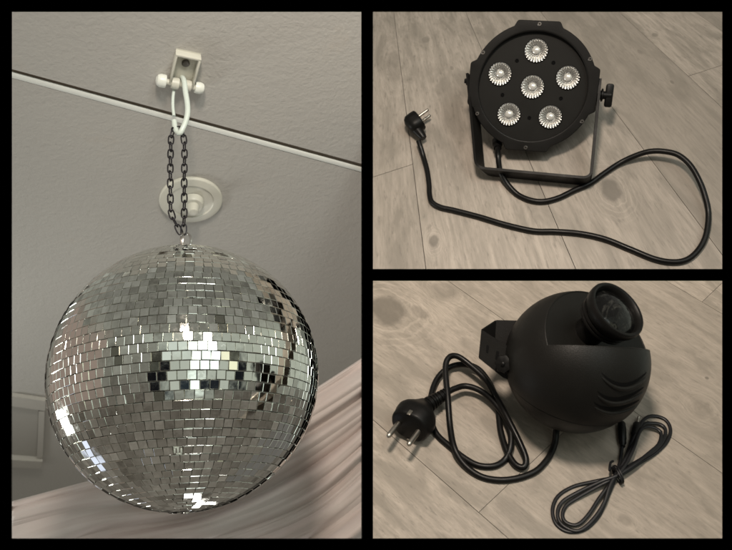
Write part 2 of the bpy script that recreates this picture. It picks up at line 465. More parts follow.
# top cap and ring
TOP = BALL_C+UP*R
bm = bmesh.new()
lathe(bm, [(.014,-.002),(.0135,.0008),(.006,.0022),(.0042,.003),(.0040,.0085),(.0026,.0095),(0,.0098)], TOP, (RT,FW,UP), 28)
obj('hanger_cap', bm, M['chrome'], ball)
def ring(bm, c, a, b, ra, rb, w, seg=28):
    tube(bm, [c+a*(ra*math.cos(2*PI*k/seg))+b*(rb*math.sin(2*PI*k/seg)) for k in range(seg)], w, 8, closed=True)
for k, (dx, tw) in enumerate(((-.0045,.5),(-.0004,-.35))):
    bm = bmesh.new()
    a = (RT*math.cos(tw+.9)+FW*math.sin(tw+.9)).normalized()
    ring(bm, TOP+UP*.0130+RT*dx, a, UP, .0056, .0084, .0012)
    obj('hanger_ring', bm, M['chrome'], ball)

# ceiling plane: a sloping ceiling; its point at the bracket lies just behind the plumb line
def on_axis(h): return TOP + UP*h
ax_h = .0
for h in [k*.001 for k in range(400)]:
    if ball_px(on_axis(h))[1] < 86: ax_h = h; break
BOLT = on_axis(ax_h)
rc, uc, vc = local_frame(183, 64)
ce = math.radians(54)
NC = (vc*math.sin(ce) - uc*math.cos(ce) + rc*.03).normalized()     # ceiling normal, to the viewer and down
PC = BOLT - NC*.020
def cpt(px, py, h=0.0):
    d = ray(px, py); return d*((NC.dot(PC)+h)/NC.dot(d))
# two ceiling sheets either side of the white seam profile
sA, sB = (0, 65.4), (374, 166.6)
def seam_y(x): return sA[1]+(sB[1]-sA[1])*(x-sA[0])/(sB[0]-sA[0])
def slab(poly, h0, h1, name, mat, label, cat='ceiling', kind='structure', sub=1, parent=None):
    bm = bmesh.new()
    top = [bm.verts.new(cpt(x, y, h0)) for x, y in poly]
    bot = [bm.verts.new(cpt(x, y, h0)-NC*(h0-h1)) for x, y in poly]
    bm.faces.new(top); bm.faces.new(bot[::-1])
    for i in range(len(poly)):
        j = (i+1) % len(poly); bm.faces.new((top[i], bot[i], bot[j], top[j]))
    clip(bm, LEFT)
    o = obj(name, bm, mat, parent=parent, origin=None if parent else cpt(187,200), smooth=False)
    if not parent: tag(o, label, cat, kind=kind)
    return o
slab([(0,0),(374,0),(374,seam_y(374)+.6),(0,seam_y(0)+.6)], .0022, -.02, 'ceiling', M['ceiling'], 'rough cast pale ceiling above the white seam strip')
slab([(0,seam_y(0)+9.6),(374,seam_y(374)+9.6),(374,545),(0,545)], 0, -.02, 'ceiling', M['ceiling'], 'plain pale sloping ceiling below the white seam strip')
slab([(0,seam_y(0)-3),(374,seam_y(374)-3),(374,seam_y(374)+11),(0,seam_y(0)+11)], -.0014, -.02, 'ceiling_gap', M['trim_gap'], 'dark gap along the ceiling seam')
# rounded white profile along the seam
bm = bmesh.new()
p0, p1 = cpt(-10, seam_y(-10)+6.5, -.0003), cpt(385, seam_y(385)+6.5, -.0003)
dirx = (p1-p0).normalized(); sid = NC.cross(dirx).normalized()
prof = [(-.0036,-.0012),(-.0036,0),(-.0033,.0005),(-.0026,.0008),(0,.0009),(.0026,.0008),(.0033,.0005),(.0036,0),(.0036,-.0012)]
A = [bm.verts.new(p0+sid*a+NC*b) for a, b in prof]; B = [bm.verts.new(p1+sid*a+NC*b) for a, b in prof]
for i in range(len(prof)): 
    j = (i+1) % len(prof); bm.faces.new((A[i],A[j],B[j],B[i]))
bm.faces.new(A[::-1]); bm.faces.new(B); clip(bm, LEFT)
o = obj('ceiling_strip', bm, M['trim'], origin=cpt(187,118)); tag(o, 'thin white strip running slantwise across the ceiling seam', 'trim strip', kind='structure')

# recessed panel with a pale frame at the lower left
hp = thing('ceiling_hatch', cpt(26,430), 'blurred pale frame round a recessed panel at the left edge, below the ceiling', 'hatch')
def strip(poly, h1, mat, name):
    h1 *= .25
    bm = bmesh.new(); top = [bm.verts.new(cpt(x, y, 0)+NC*h1) for x, y in poly]; bot = [bm.verts.new(cpt(x, y, 0)+NC*.0005) for x, y in poly]
    bm.faces.new(top); bm.faces.new(bot[::-1])
    for i in range(len(poly)):
        j = (i+1) % len(poly); bm.faces.new((top[i], bot[i], bot[j], top[j]))
    clip(bm, LEFT); obj(name, bm, mat, hp, smooth=False)
strip([(5,391),(46,397),(45.5,407),(5,401)], .030, M['hatch'], 'frame_rail')
strip([(39,408),(45,408),(43,455),(37,455)], .026, M['hatch'], 'frame_post')
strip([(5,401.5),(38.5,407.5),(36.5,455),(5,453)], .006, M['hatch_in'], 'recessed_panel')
strip([(5,453.5),(43,456),(42,463),(5,461)], .045, M['hatch'], 'frame_rail')

# ceiling rose (blurred disc behind the chain)
dp = cpt(191, 199); rd, ud, vd = local_frame(191,199)
DX = (rd - rd.dot(NC)*NC).normalized(); DY = NC.cross(DX).normalized()
dr = 31*dp.y/F
rose = thing('ceiling_rose', dp, 'cream round ceiling disc with a stepped centre boss behind the chain', 'ceiling rose')
bm = bmesh.new()
lathe(bm, [(dr,.0003),(dr,.003),(dr*.97,.0045),(dr*.90,.0052),(dr*.72,.0056),(dr*.69,.0042),(dr*.5,.0040),(0,.004)], dp, (DX,DY,NC), 64)
obj('disc', bm, M['cream'], rose)
bm = bmesh.new()
lathe(bm, [(dr*.36,.0045),(dr*.34,.011),(dr*.30,.013),(dr*.19,.0132),(dr*.17,.020),(dr*.14,.024),(0,.025)], dp+DX*dr*.05, (DX,DY,NC), 40)
obj('centre_boss', bm, M['cream'], rose)

# bracket on the ceiling: U wall, base plate, cross bolt with white caps
br = thing('ceiling_bracket', PC, 'small cream ceiling bracket with a cross bolt and white end caps', 'bracket')
mpp = BOLT.y/F
roll = math.radians(-14)
BX = (rc*math.cos(roll)+uc*math.sin(roll)); BX = (BX-BX.dot(NC)*NC).normalized(); BY = NC.cross(BX).normalized()
if BY.dot(uc) < 0: BY = -BY
bc = cpt(184.5, 66)
depth = .0095
bm = bmesh.new(); box(bm, bc+NC*.0012+BY*.0015, (BX,BY,NC), (.0265,.040,.0022), .0005); obj('base_plate', bm, M['cream'], br)
bm = bmesh.new()
box(bm, bc-BX*.0122+NC*(.0024+depth/2)-BY*.0, (BX,BY,NC), (.0024,.037,depth), .0006)
box(bm, bc+BX*.0122+NC*(.0024+depth/2)-BY*.0, (BX,BY,NC), (.0024,.037,depth), .0006)
box(bm, bc+BY*.0190+NC*(.0024+depth/2), (BX,BY,NC), (.0268,.0024,depth), .0006)
obj('side_walls', bm, M['cream'], br)
bm = bmesh.new(); lathe(bm, [(.0042,.0),(.0042,.002),(.0033,.0032),(0,.0034)], bc+NC*.0024+BY*.006, (BX,BY,NC), 20)
obj('screw', bm, M['dark_steel'], br)
bolt_c = bc+NC*(.0085)-BY*.0185
bm = bmesh.new(); lathe(bm, [(0,-.017),(.0032,-.017),(.0032,.017),(0,.017)], bolt_c, (BY,NC,BX), 20)
lathe(bm, [(.0033,-.0105),(.0058,-.0105),(.0062,-.008),(.0062,-.003),(.0046,-.0015),(.0033,-.0012)], bolt_c, (BY,NC,BX), 20)
lathe(bm, [(.0033,.0105),(.0058,.0105),(.0062,.008),(.0062,.003),(.0046,.0015),(.0033,.0012)], bolt_c, (BY,NC,BX), 20)
obj('bolt', bm, M['cream'], br)
for sg, rr_ in ((-1,.0072),(1,.0064)):
    bm = bmesh.new(); s0 = (.0150 if sg > 0 else .0165)*sg
    lathe(bm, [(0,s0),(rr_*.96,s0),(rr_,s0+sg*.002),(rr_,s0+sg*.006),(rr_*.8,s0+sg*.009),(rr_*.4,s0+sg*.0105),(0,s0+sg*.0108)], bolt_c, (BY,NC,BX), 24)
    obj('end_cap', bm, M['white_gloss'], br)

# hook: a white loop over the bolt
def vpt(px, py, dz=0.0):            # a point in the plane of the plumb line that faces the camera, dz nearer
    n = FW; d = ray(px, py); return d*((n.dot(BALL_C)+dz)/n.dot(d)) 
zb = FW.dot(bolt_c-BALL_C)
hk = thing('hook', vpt(181,132,zb), 'pale white coated wire hook hanging from the bracket bolt', 'hook')
pts = [vpt(x,y,zb+dz) for x,y,dz in ((174,116,-.004),(173,108,-.005),(173,98,-.006),(174.5,88,-.007),(178,80,-.004),(182,77.5,.003),(184.3,82,.0075),(185.5,92,.008),(187.3,103,.008),(187.6,113,.008),(185.5,122,.007),(182.5,129,.006),(180,133,.004),(177,132,.001),(175,127,-.002),(174.2,121,-.004))]
bm = bmesh.new(); tube(bm, catmull(pts, 6), lambda t: .0029 if t > .36 else .0017+.0012*max(0,(t-.3)/.06), 12)
obj('wire', bm, M['hook_white'], hk)

# chain: one loop of links, two strands
ch = thing('chain', vpt(184,230,0), 'thin black looped chain between the white hook and the mirror ball', 'chain')
path = catmull([vpt(x,y,z) for x,y,z in ((183.5,234,.001),(184,222,.002),(184.3,205,zb*.2+.002),(184.2,180,zb*.4),(184.5,155,zb*.75),(184,140,zb*.95),(181.5,130,zb+.001),(176,127,zb),(171.5,135,zb*.97-.001),(170.6,155,zb*.75),(170.3,180,zb*.4),(170.5,200,zb*.2),(171,213,zb*.1),(177,226,0),(181.5,235,0),(184,239,0))], 24)
# resample at equal pitch
pitch = .0091; acc = [path[0]]; 
L = 0; last = path[0]; stn = [(path[0], (path[1]-path[0]).normalized())]
for a, b in zip(path, path[1:]):
    seg = (b-a).length
    while L+seg >= pitch:
        t = (pitch-L)/seg; a = a+(b-a)*t; stn.append((a.copy(), (b-a).normalized())); seg = (b-a).length; L = 0
    L += seg
for i in range(len(stn)-1):
    c = (stn[i][0]+stn[i+1][0])/2; t = (stn[i+1][0]-stn[i][0]).normalized()
    s_ = t.cross(FW).normalized(); w_ = s_ if i % 2 == 0 else (FW*.93+s_*.36)
    w_ = (w_-w_.dot(t)*t).normalized(); w2 = w_*.0027
    hl = pitch/2+.0012
    loop = []
    for k in range(20):
        a = 2*PI*k/20; ca, sa = math.cos(a), math.sin(a)
        st_ = max(-1, min(1, ca*1.45)); loop.append(c + t*(hl-.0027)*(1 if ca > 0 else -1)*min(1,abs(ca)*2.2) + t*.0027*ca + w_*.0027*sa)
    bm = bmesh.new(); tube(bm, loop, .00078, 7, closed=True)
    obj('link', bm, M['chain'], ch, origin=c)

# draped cloth: a family of fold lines fanning from lower left to upper right
def drape():
    fam = [ [(0,505),(90,481),(200,452),(300,398),(372,352)],
            [(-20,532),(80,505),(200,486),(300,430),(374,380)],
            [(-20,570),(90,530),(205,510),(300,462),(376,405)],
            [(20,600),(110,560),(220,532),(310,492),(380,432)],
            [(90,620),(160,580),(240,553),(320,517),(384,462)],
            [(170,640),(220,600),(275,573),(335,540),(388,498)],
            [(240,660),(280,625),(315,600),(350,572),(392,540)] ]
    sm = [catmull([V((x,y,0)) for x,y in f_], 24) for f_ in fam]
    NT_, NS = len(sm[0]), 420
    bm = bmesh.new(); uvl = bm.loops.layers.uv.new('UVMap'); grid = []; uvs = {}
    folds = []; rs = random.Random(5); x = 0
    def fold(s, t):
        w = s*33 + 1.3*noise.noise(V((s*4, t*1.5, 3))) + 2.0*t*(s-.5)
        a = (abs(math.sin(w*.5))*2-1.1)*.6 + math.sin(w*1.33+1.1+1.4*t)*.30 + (abs(math.sin(w*1.1+.4-2*t))-.6)*.35 + math.sin(w*3.7+2*t)*.06
        a = math.copysign(abs(a)**.8, a)
        env = .55+.6*noise.noise(V((s*5+9, t*2.2, 1)))
        return a*env
    for j in range(NS+1):
        s = j/NS; fs = s*(len(sm)-1); i0 = min(int(fs), len(sm)-2); fr = fs-i0; row = []
        for i in range(NT_):
            t = i/(NT_-1)
            idx = [max(0, min(len(sm)-1, i0+k)) for k in (-1,0,1,2)]
            p0,p1,p2,p3 = [sm[q][i] for q in idx]
            p = .5*((2*p1)+(p2-p0)*fr+(2*p0-5*p1+4*p2-p3)*fr*fr+(3*p1-p0-3*p2+p3)*fr**3)
            dep = 1.02 - .06*s + .05*(t-.5)**2 - .022*fold(s, t) - .004*noise.noise(V((s*14, t*9, 6)))
            hem = math.exp(-(s/.012)**2)
            vt = bm.verts.new(ray(p.x, p.y)*(dep+hem*.01)); uvs[vt] = (t, s); row.append(vt)
        grid.append(row)
    for j in range(NS):
        for i in range(NT_-1): bm.faces.new((grid[j][i],grid[j][i+1],grid[j+1][i+1],grid[j+1][i]))
    for f_ in bm.faces:
        for lp in f_.loops: lp[uvl].uv = uvs[lp.vert]
    bmesh.ops.recalc_face_normals(bm, faces=bm.faces[:])
    bmesh.ops.solidify(bm, geom=bm.faces[:], thickness=.0008)
    clip(bm, LEFT, fill=True)
    o = obj('draped_cloth', bm, M['cloth'], origin=ray(260,500)*1.02, autosharp=80)
    tag(o, 'sheer dusty pink cloth draped in fanning folds below the mirror ball', 'cloth')
drape()

# ------------------------------------------------------------------ PLUGS
def schuko(parent, c, X, Y, Z, sc, angled=False):
    """plug body centred at c, pins along Z, the cable leaves along -Y (angled) or -Z; sc metres per mm"""
    def rf(a, r, z):                       # two flattened sides with the earth grooves
        return 1 - .13*max(0, abs(math.cos(a)))**8
    plug = None; bm = bmesh.new()
    prof = [(0,9),(14.5,9),(16.2,8.2),(17.2,6.5),(17.5,2),(18.3,-1),(18.3,-5),(16.5,-9),(12.5,-14),(9,-19),(6.8,-23),(0,-23)]
    if angled: prof = [(0,9),(14.5,9),(16.2,8.2),(17.2,6.5),(17.5,-4),(16.8,-9),(13,-13),(8,-15),(0,-15.5)]
    lathe(bm, [(r*sc, z*sc) for r, z in prof], c, (X,Y,Z), 48, rfun=rf)
    if angled: tube(bm, [c-Z*5*sc-Y*4*sc, c-Z*5*sc-Y*12*sc, c-Z*5*sc-Y*19*sc, c-Z*5*sc-Y*27*sc, c-Z*5*sc-Y*31*sc], lambda t: (10.5-5.5*t)*sc, 18)
    plug = obj('plug', bm, M['black_plastic'], parent, origin=c, autosharp=50)
    for s_ in (-1, 1):
        bm = bmesh.new(); q = c+Y*(9.5*s_*sc) if not angled else c+X*(9.5*s_*sc)
        lathe(bm, [(2.3*sc,8.5*sc),(2.3*sc,24*sc),(2.0*sc,26*sc),(1.2*sc,27*sc),(0,27.2*sc)], q, (X,Y,Z), 18)
        o = obj('pin', bm, M['steel'], plug)
        bm = bmesh.new(); q = c+X*(14.8*s_*sc) if not angled else c+Y*(14.6*s_*sc)
        a_, b_ = (X, Y) if not angled else (Y, X)
        box(bm, q+Z*(6.5*sc), (a_,b_,Z), (1.2*sc,3.2*sc,5.4*sc), .3*sc)
        obj('earth_contact', bm, M['steel'], plug)
    return plug

# ------------------------------------------------------------------ TOP RIGHT: FLAT STAGE LIGHT
def stage_light():
    dc_px = (532.5, 87.0)
    H = .056
    C = FT.ps(dc_px[0], dc_px[1], H)
    m = C.y/F
    r, u, v = local_frame(*dc_px)
    # turn the face a touch with the yoke
    ro = math.radians(-6)
    X = (r*math.cos(ro)+u*math.sin(ro)).normalized(); Y = (u*math.cos(ro)-r*math.sin(ro)).normalized(); Z = v
    ax = (X, Y, Z)
    base = C - FT.up*H*FT.k
    L = thing('stage_light', base, 'flat round black stage light with six clear lenses lying on its yoke', 'stage light')
    def P(a, b, c=0.0): return C+X*(a*m)+Y*(b*m)+Z*(c*m)
    # flange with four flats
    def rf(a, r_, z):
        if r_ < 60*m: return 1
        d = ((a+PI/4) % (PI/2))-PI/4; fl = math.radians(22)
        w = min(1, max(0, (fl-abs(d))/math.radians(4.5)))
        return (1-w)*.978+w*(1.0/math.cos(min(abs(d), fl)))
    bm = bmesh.new()
    lathe(bm, [(53.5*m,-6.0*m),(53.5*m,-.2*m),(54.1*m,.4*m),(55.0*m,.5*m),(62.9*m,.1*m),(63.5*m,-.5*m),(63.5*m,-5.6*m),(62*m,-6.2*m),(53.5*m,-6.2*m)], C, ax, 240, rfun=rf)
    obj('flange', bm, M['black_metal'], L, autosharp=40)
    bm = bmesh.new()
    lathe(bm, [(0,-5.6*m),(53.6*m,-5.6*m),(53.6*m,-8*m),(0,-8*m)], C, ax, 96); obj('face_plate', bm, M['black_face'], L)
    bm = bmesh.new()
    lathe(bm, [(55*m,-6.1*m),(54*m,-12*m),(51*m,-22*m),(48*m,-28*m),(46*m,-29.5*m),(0,-29.5*m)], C, ax, 96); obj('housing', bm, M['black_metal'], L)
    # lenses
    pos = [(0,0)]+[(35.2*math.cos(math.radians(90+72*k)), 35.2*math.sin(math.radians(90+72*k))) for k in range(5)]
    for kk, (a, b) in enumerate(pos):
        q = P(a, b, -5.4); bm = bmesh.new()
        rib = lambda an, r_, z: 1+(.035*math.cos(an*24) if 4*m < r_ < 10.9*m else 0)
        seg = 144; rows = []
        prof = [(11.6,.0),(11.2,1.6),(10.2,2.0),(8.9,1.5),(7.2,.9),(5.4,.3),(4.0,-.3)]
        for (rad_, z_) in prof:
            row = []
            for i in range(seg):
                an = 2*PI*i/seg
                zz = z_ + (.85*math.cos(an*24) if 4.5 < rad_ < 11 else 0)
                row.append(bm.verts.new(q+X*(rad_*m*math.cos(an))+Y*(rad_*m*math.sin(an))+Z*(zz*m)))
            rows.append(row)
        for A, B in zip(rows, rows[1:]):
            for i in range(seg): bm.faces.new((A[i],A[(i+1)%seg],B[(i+1)%seg],B[i]))
        bm.faces.new(rows[-1])
        ln = obj('lens', bm, M['reflector'], L, origin=q, autosharp=60)
        bm = bmesh.new()
        lathe(bm, [(4.0*m,-1.6*m),(4.1*m,-.1*m),(3.7*m,.9*m),(2.6*m,1.9*m),(1.3*m,2.3*m),(0,2.4*m)], q, ax, 32)
        obj('lens_dome', bm, M['dome'], ln)
        bm = bmesh.new(); ring(bm, q+Z*(.3*m), X, Y, 11.7*m, 11.7*m, .4*m, 48); obj('lens_rim', bm, M['black_plastic'], ln)
    # flange screws and plate screws
    for k in range(6):
        an = math.radians(90+60*k-.5); q = P(60.3*math.cos(an), 60.3*math.sin(an), -.1)
        bm = bmesh.new(); lathe(bm, [(2.1*m,-.6*m),(2.1*m,.5*m),(1.6*m,.9*m),(.9*m,.9*m),(.7*m,.1*m),(0,.1*m)], q, ax, 18)
        obj('flange_screw', bm, M['dark_steel'], L, origin=q)
    for k in range(5):
        an = math.radians(54+72*k); q = P(30.5*math.cos(an), 30.5*math.sin(an), -5.5)
        bm = bmesh.new(); lathe(bm, [(1.9*m,0),(1.9*m,.5*m),(1.3*m,.7*m),(1.0*m,-.0*m),(0,-.05*m)], q, ax, 16)
        obj('plate_screw', bm, M['hole'], L, origin=q)
    # yoke: flat strip bent to a U, its bar on the floor
    pR, pL = P(65.5,-1,-11), P(-60.5,-4,-11)
    fL, fR = FT.ps(480,171,.0115), FT.ps(590.5,181.5,.0115)
    bar = (fR-fL).normalized(); leg = (pR-fR).normalized()
    wd = bar.cross(leg).normalized()
    if wd.dot(v) < 0: wd = -wd
    wd0 = wd; wds = lambda t: (wd0 - bar*(.33*(1-t)-.05*t) + leg*.14).normalized(); wd = wds(.5)
    cr = 9*m
    def legdir(a, b): return (b-a).normalized()
    lL, lR = legdir(fL,pL), legdir(fR,pR)
    path = [pL+lL*10*m, pL, fL+lL*40*m, fL+lL*cr*1.1]
    for k in range(1, 7):
        a = k/7; path.append((fL+lL*cr)*(1-a)**2+fL*2*a*(1-a)+(fL+bar*cr)*a*a)
    path += [fL+bar*cr*1.1, fL+bar*50*m, fR-bar*cr*1.1]
    for k in range(1, 7):
        a = k/7; path.append((fR-bar*cr)*(1-a)**2+fR*2*a*(1-a)+(fR+lR*cr)*a*a)
    path += [fR+lR*cr*1.1, fR+lR*40*m, pR, pR+lR*9*m]
    bm = bmesh.new(); hw, ht = 10.5*m, 1.3*m; rows = []
    pn = (bar.cross(leg)).normalized()
    for i, p in enumerate(path):
        t = (path[min(i+1,len(path)-1)]-path[max(i-1,0)]).normalized()
        wk = wds(max(0, min(1, (p-fL).dot(bar)/(fR-fL).length)))
        nn = t.cross(wk).normalized()
        rows.append([bm.verts.new(p+wk*(a*hw)+nn*(b*ht)) for a, b in ((-1,-1),(1,-1),(1,1),(-1,1))])
    for A, B in zip(rows, rows[1:]):
        for k in range(4): bm.faces.new((A[k],A[(k+1)%4],B[(k+1)%4],B[k]))
    bm.faces.new(rows[0]); bm.faces.new(rows[-1])
    obj('yoke', bm, M['black_metal'], L, smooth=True, autosharp=40)
    for t_ in (.22, .5, .82):                       # small holes in the bar
        q = fL+(fR-fL)*t_+wd*(hw*.75); bm = bmesh.new()
        n_ = bar.cross(wd).normalized(); n_ = n_ if n_.dot(u) > 0 else -n_
        lathe(bm, [(0,.0),(1.3*m,.0),(1.3*m,1.7*m),(.8*m,1.8*m),(0,1.5*m)], fL+(fR-fL)*t_+wd*(hw*.55), (bar,wd,n_), 14)
        obj('yoke_rivet', bm, M['dark_steel'], L)
    # knobs
    kb = P(60,-4,-11)
    bm = bmesh.new()
    lathe(bm, [(0,0),(7,0),(7,2),(6.2,2.4),(6.2,3.6),(7,4),(7,5.6),(5,6.4),(5,8),(6.4,8.4),(6.4,9.6),(4,10.2),(4,17.5),(0,17.5)] and
          [(a*m, b*m) for a, b in [(0,0),(7,0),(7,2),(6.0,2.4),(6.0,3.6),(7,4),(7,5.6),(4.6,6.4),(4.6,7.6),(6.4,8.0),(6.4,9.4),(4,10.0),(4,17.5),(0,17.5)]], kb, (Y,Z,X), 28)
    box(bm, kb+X*(15.5*m), (X,Y,Z), (7.5*m,23*m,7*m), 2.0*m)
    obj('tilt_knob', bm, M['black_plastic'], L, autosharp=40)
    bm = bmesh.new(); kl = P(-66.5,2,-9)
    box(bm, kl+X*(1.5*m), (X,Y,Z), (8*m,5*m,6*m), 1*m); lathe(bm, [(0,0),(4*m,0),(4.6*m,2*m),(4.6*m,5*m),(0,5*m)], kl-X*.5*m, (Y,Z,X), 18)
    obj('tilt_knob', bm, M['black_plastic'], L, autosharp=40)
    # cable gland and cable
    gl = P(-30,-58,-14); gl2 = FT.ps(498,155,.020)
    bm = bmesh.new(); dz_ = (gl2-gl).normalized(); gx = dz_.orthogonal().normalized()
    lathe(bm, [(0,-3*m),(5.2*m,-3*m),(5.2*m,4*m),(4.4*m,5*m),(4.0*m,10*m),(0,10*m)], gl, (gx, dz_.cross(gx), dz_), 20)
    obj('cable_gland', bm, M['black_plastic'], L)
    cr_ = 2.75*m; h0 = cr_
    cp = [gl+dz_*6*m, gl2]
    for x, y, h in ((500,170,.013),(506,182,.0065),(517,194,h0),(530,200,h0),(543,201.5,h0),(558,198,h0),(575,190,h0),(590,183.5,h0),(604,173.5,h0),(620,163,.004),(636,155.5,.009),(650,151.5,.013),(664,151.5,.015),(678,155,.016),(690,165,.015),(699,180,.013),(705,196,.010),(708.5,214,.006),(706,235,.004),(699,249,h0),(688,259,h0),(674,262,h0),(655,259,h0),(630,249,h0),(605,239,h0),(580,233.5,h0),(555,231.5,h0),(533,230.8,h0),(505,224.5,h0),(480,217,h0),(455,210.5,h0),(440,207,h0),(432,202,h0),(429.5,194,h0),(429,184,h0),(427,170,h0),(423.5,157,.004),(420.5,147,.008),(418.5,141,.0095)):
        cp.append(FT.ps(x, y, h))
    bm = bmesh.new(); tube(bm, catmull(cp, 8), cr_, 14)
    obj('power_cable', bm, M['rubber'], L)
    # plug: lies on its side, pins to the upper right
    pc = FT.ps(415.5,122.5,.0125); fx, fu = FT.r, None
    fr = (FT.r-FT.r.dot(FT.up)*FT.up).normalized(); fy = FT.up.cross(fr).normalized()
    an = math.radians(36); Zp = (fr*math.cos(an)+fy*math.sin(an)+FT.up*.12).normalized()
    end = cp[-1]
    Yp = (pc-end); Yp = (Yp-Yp.dot(Zp)*Zp).normalized(); Xp = Yp.cross(Zp).normalized()
    schuko(L, pc, Xp, Yp, Zp, .00066*FT.k, angled=True)
    return L
stage_light()

# ------------------------------------------------------------------ BOTTOM RIGHT: ROUND PROJECTOR
def projector():
    cpx = (576, 362)
    Rp = 71.0
    d = ray(*cpx); m = None
    C = FB.ps(cpx[0], cpx[1], .066)
    for _ in range(6):
        m = C.y/F; C = FB.pt(cpx[0], cpx[1], Rp*m*.99)
    r, u, v = local_frame(*cpx)
    base = C-FB.up*(Rp*m)
    L = thing('light_projector', base, 'round matt black effect projector with an angled lens barrel and side bracket', 'projector')
    def P(a, b, c): return C+r*(a*m)+u*(b*m)+v*(c*m)
    N = V((.60,.40,.69)).normalized(); dn = 35.0; yl = 14.5
    bm = bmesh.new()
    bmesh.ops.create_uvsphere(bm, u_segments=128, v_segments=96, radius=Rp)
    bmesh.ops.bisect_plane(bm, geom=bm.verts[:]+bm.edges[:]+bm.faces[:], plane_co=N*dn, plane_no=N)
    LN = V((.0,.999,-.03)).normalized(); ld = LN.dot(V((0,yl,60)))
    bmesh.ops.bisect_plane(bm, geom=bm.verts[:]+bm.edges[:]+bm.faces[:], plane_co=LN*ld, plane_no=LN)
    rem = [f for f in bm.faces if f.calc_center_median().dot(N) > dn+1e-4 and f.calc_center_median().dot(LN) > ld+1e-4]
    bmesh.ops.delete(bm, geom=rem, context='FACES')
    bv = [vt for vt in bm.verts if vt.is_boundary]
    for (nn, dd) in ((N, dn), (LN, ld)):
        pl = [vt for vt in bv if abs(vt.co.dot(nn)-dd) < .02]
        cen = sum((p.co for p in pl), V())/len(pl)
        a = nn.orthogonal().normalized(); b = nn.cross(a)
        pl.sort(key=lambda p: math.atan2((p.co-cen).dot(b), (p.co-cen).dot(a)))
        bm.faces.new(pl)
    # rim bevel is left crisp; a shallow seam runs round the lower bowl
    up_l = V((FB.up.dot(r), FB.up.dot(u), FB.up.dot(v)))
    SN = V((.294,.826,.481)).normalized()
    for dd in (-27.3, -28.0, -29.0, -29.7):
        bmesh.ops.bisect_plane(bm, geom=bm.verts[:]+bm.edges[:]+bm.faces[:], plane_co=SN*dd, plane_no=SN)
    for vt in bm.verts:
        h = vt.co.normalized().dot(up_l)
        q_ = vt.co.dot(SN)
        if q_ < -29.5: vt.co *= .988
        elif q_ < -27.5: vt.co *= .975
        if h < -.965: vt.co -= up_l*(vt.co.dot(up_l)+Rp*.95)
    for vt in bm.verts: vt.co = C+r*(vt.co.x*m)+u*(vt.co.y*m)+v*(vt.co.z*m)
    sh = obj('shell', bm, M['shell'], L, autosharp=25)
    # raised lip round the cut-out
    def arc(nn, dd, n2, d2, cnt=60):
        rad = math.sqrt(Rp*Rp-dd*dd); a = nn.orthogonal().normalized(); b = nn.cross(a); out = []
        for k in range(721):
            an = 2*PI*k/720; p = nn*dd+a*(rad*math.cos(an))+b*(rad*math.sin(an))
            out.append((p.dot(n2) > d2, p))
        st = next(i for i in range(721) if out[i][0] and not out[i-1][0])
        res = []
        for k in range(720):
            f_, p = out[(st+k) % 720]
            if not f_: break
            res.append(p)
        return [p*.991 for p in res[::6]+[res[-1]]]
    bm = bmesh.new()
    tube(bm, [P(*p) for p in arc(N, dn, LN, ld)], .9*m, 8)
    tube(bm, [P(*p) for p in arc(LN, ld, N, dn)], .8*m, 8)
    obj('cutout_rim', bm, M['shell'], L)
    # lens barrel
    a = V((.60,.48,.62)).normalized(); g = V((34.5,47.5,0))
    q = V((34.5-38*a.x, 47.5-38*a.y, 0)); q.z = (dn-N.x*q.x-N.y*q.y)/N.z
    A = (r*a.x+u*a.y+v*a.z).normalized(); Q = P(*q)
    BXx = A.orthogonal().normalized(); BYy = A.cross(BXx)
    bm = bmesh.new()
    prof = [(15,-8),(15,17),(21,18.5),(22,20.5),(24.5,22),(26.2,23.2),(26.2,25.2),(24.6,26),(24.6,27.4),(26.8,28.2),(26.8,30.2),(25,31),(25,32.4),(27.4,33.4),(28.6,35.5),(29.6,38),(30.2,42),(30.2,46),(29.4,47.5),(27.6,47.8),(26.2,46.8),(24.9,43),(24.2,40.0)]
    lathe(bm, [(x*m*.985, z*m*.93) for x, z in prof], Q, (BXx,BYy,A), 72)
    lb = obj('lens_barrel', bm, M['black_plastic'], L, origin=Q, autosharp=50)
    bm = bmesh.new()
    lathe(bm, [(23.9*m,38.2*m),(20*m,40.6*m),(14*m,42.8*m),(7*m,44.0*m),(0,44.4*m)], Q, (BXx,BYy,A), 64)
    obj('lens', bm, M['dark_glass'], lb)
    # three curved vent slots with a lip below each
    for (s0, s1, s2) in (((598.5,371),(618.5,381.5),(640.5,370)), ((595,388),(613.5,395),(638,384)), ((592,398.5),(610.5,404.5),(634.5,396))):
        def curve(dy, out):
            res = []
            for k in range(33):
                t = k/32
                x = s0[0]*(1-t)*(1-2*t)+s1[0]*4*t*(1-t)+s2[0]*t*(2*t-1)
                y = s0[1]*(1-t)*(1-2*t)+s1[1]*4*t*(1-t)+s2[1]*t*(2*t-1)+(dy(t) if callable(dy) else dy)
                lx, ly = x-cpx[0], -(y-cpx[1]); rr2 = (Rp+out)**2-lx*lx-ly*ly
                res.append(P(lx, ly, math.sqrt(max(rr2, 1))))
            return res
        wv_ = lambda t: 1.7*math.sin(PI*min(1, t*.98+.01))**.55
        bm = bmesh.new(); A_ = curve(lambda t: -wv_(t), .25); B_ = curve(lambda t: wv_(t), .25); C2 = curve(lambda t: wv_(t), -2.0); D2 = curve(lambda t: -wv_(t), -2.0)
        rows = [[bm.verts.new(p) for p in L_] for L_ in (A_, B_, C2, D2)]
        for q_ in range(4):
            for k in range(32): bm.faces.new((rows[q_][k], rows[q_][k+1], rows[(q_+1) % 4][k+1], rows[(q_+1) % 4][k]))
        obj('vent_slot', bm, M['hole'], L, autosharp=30)
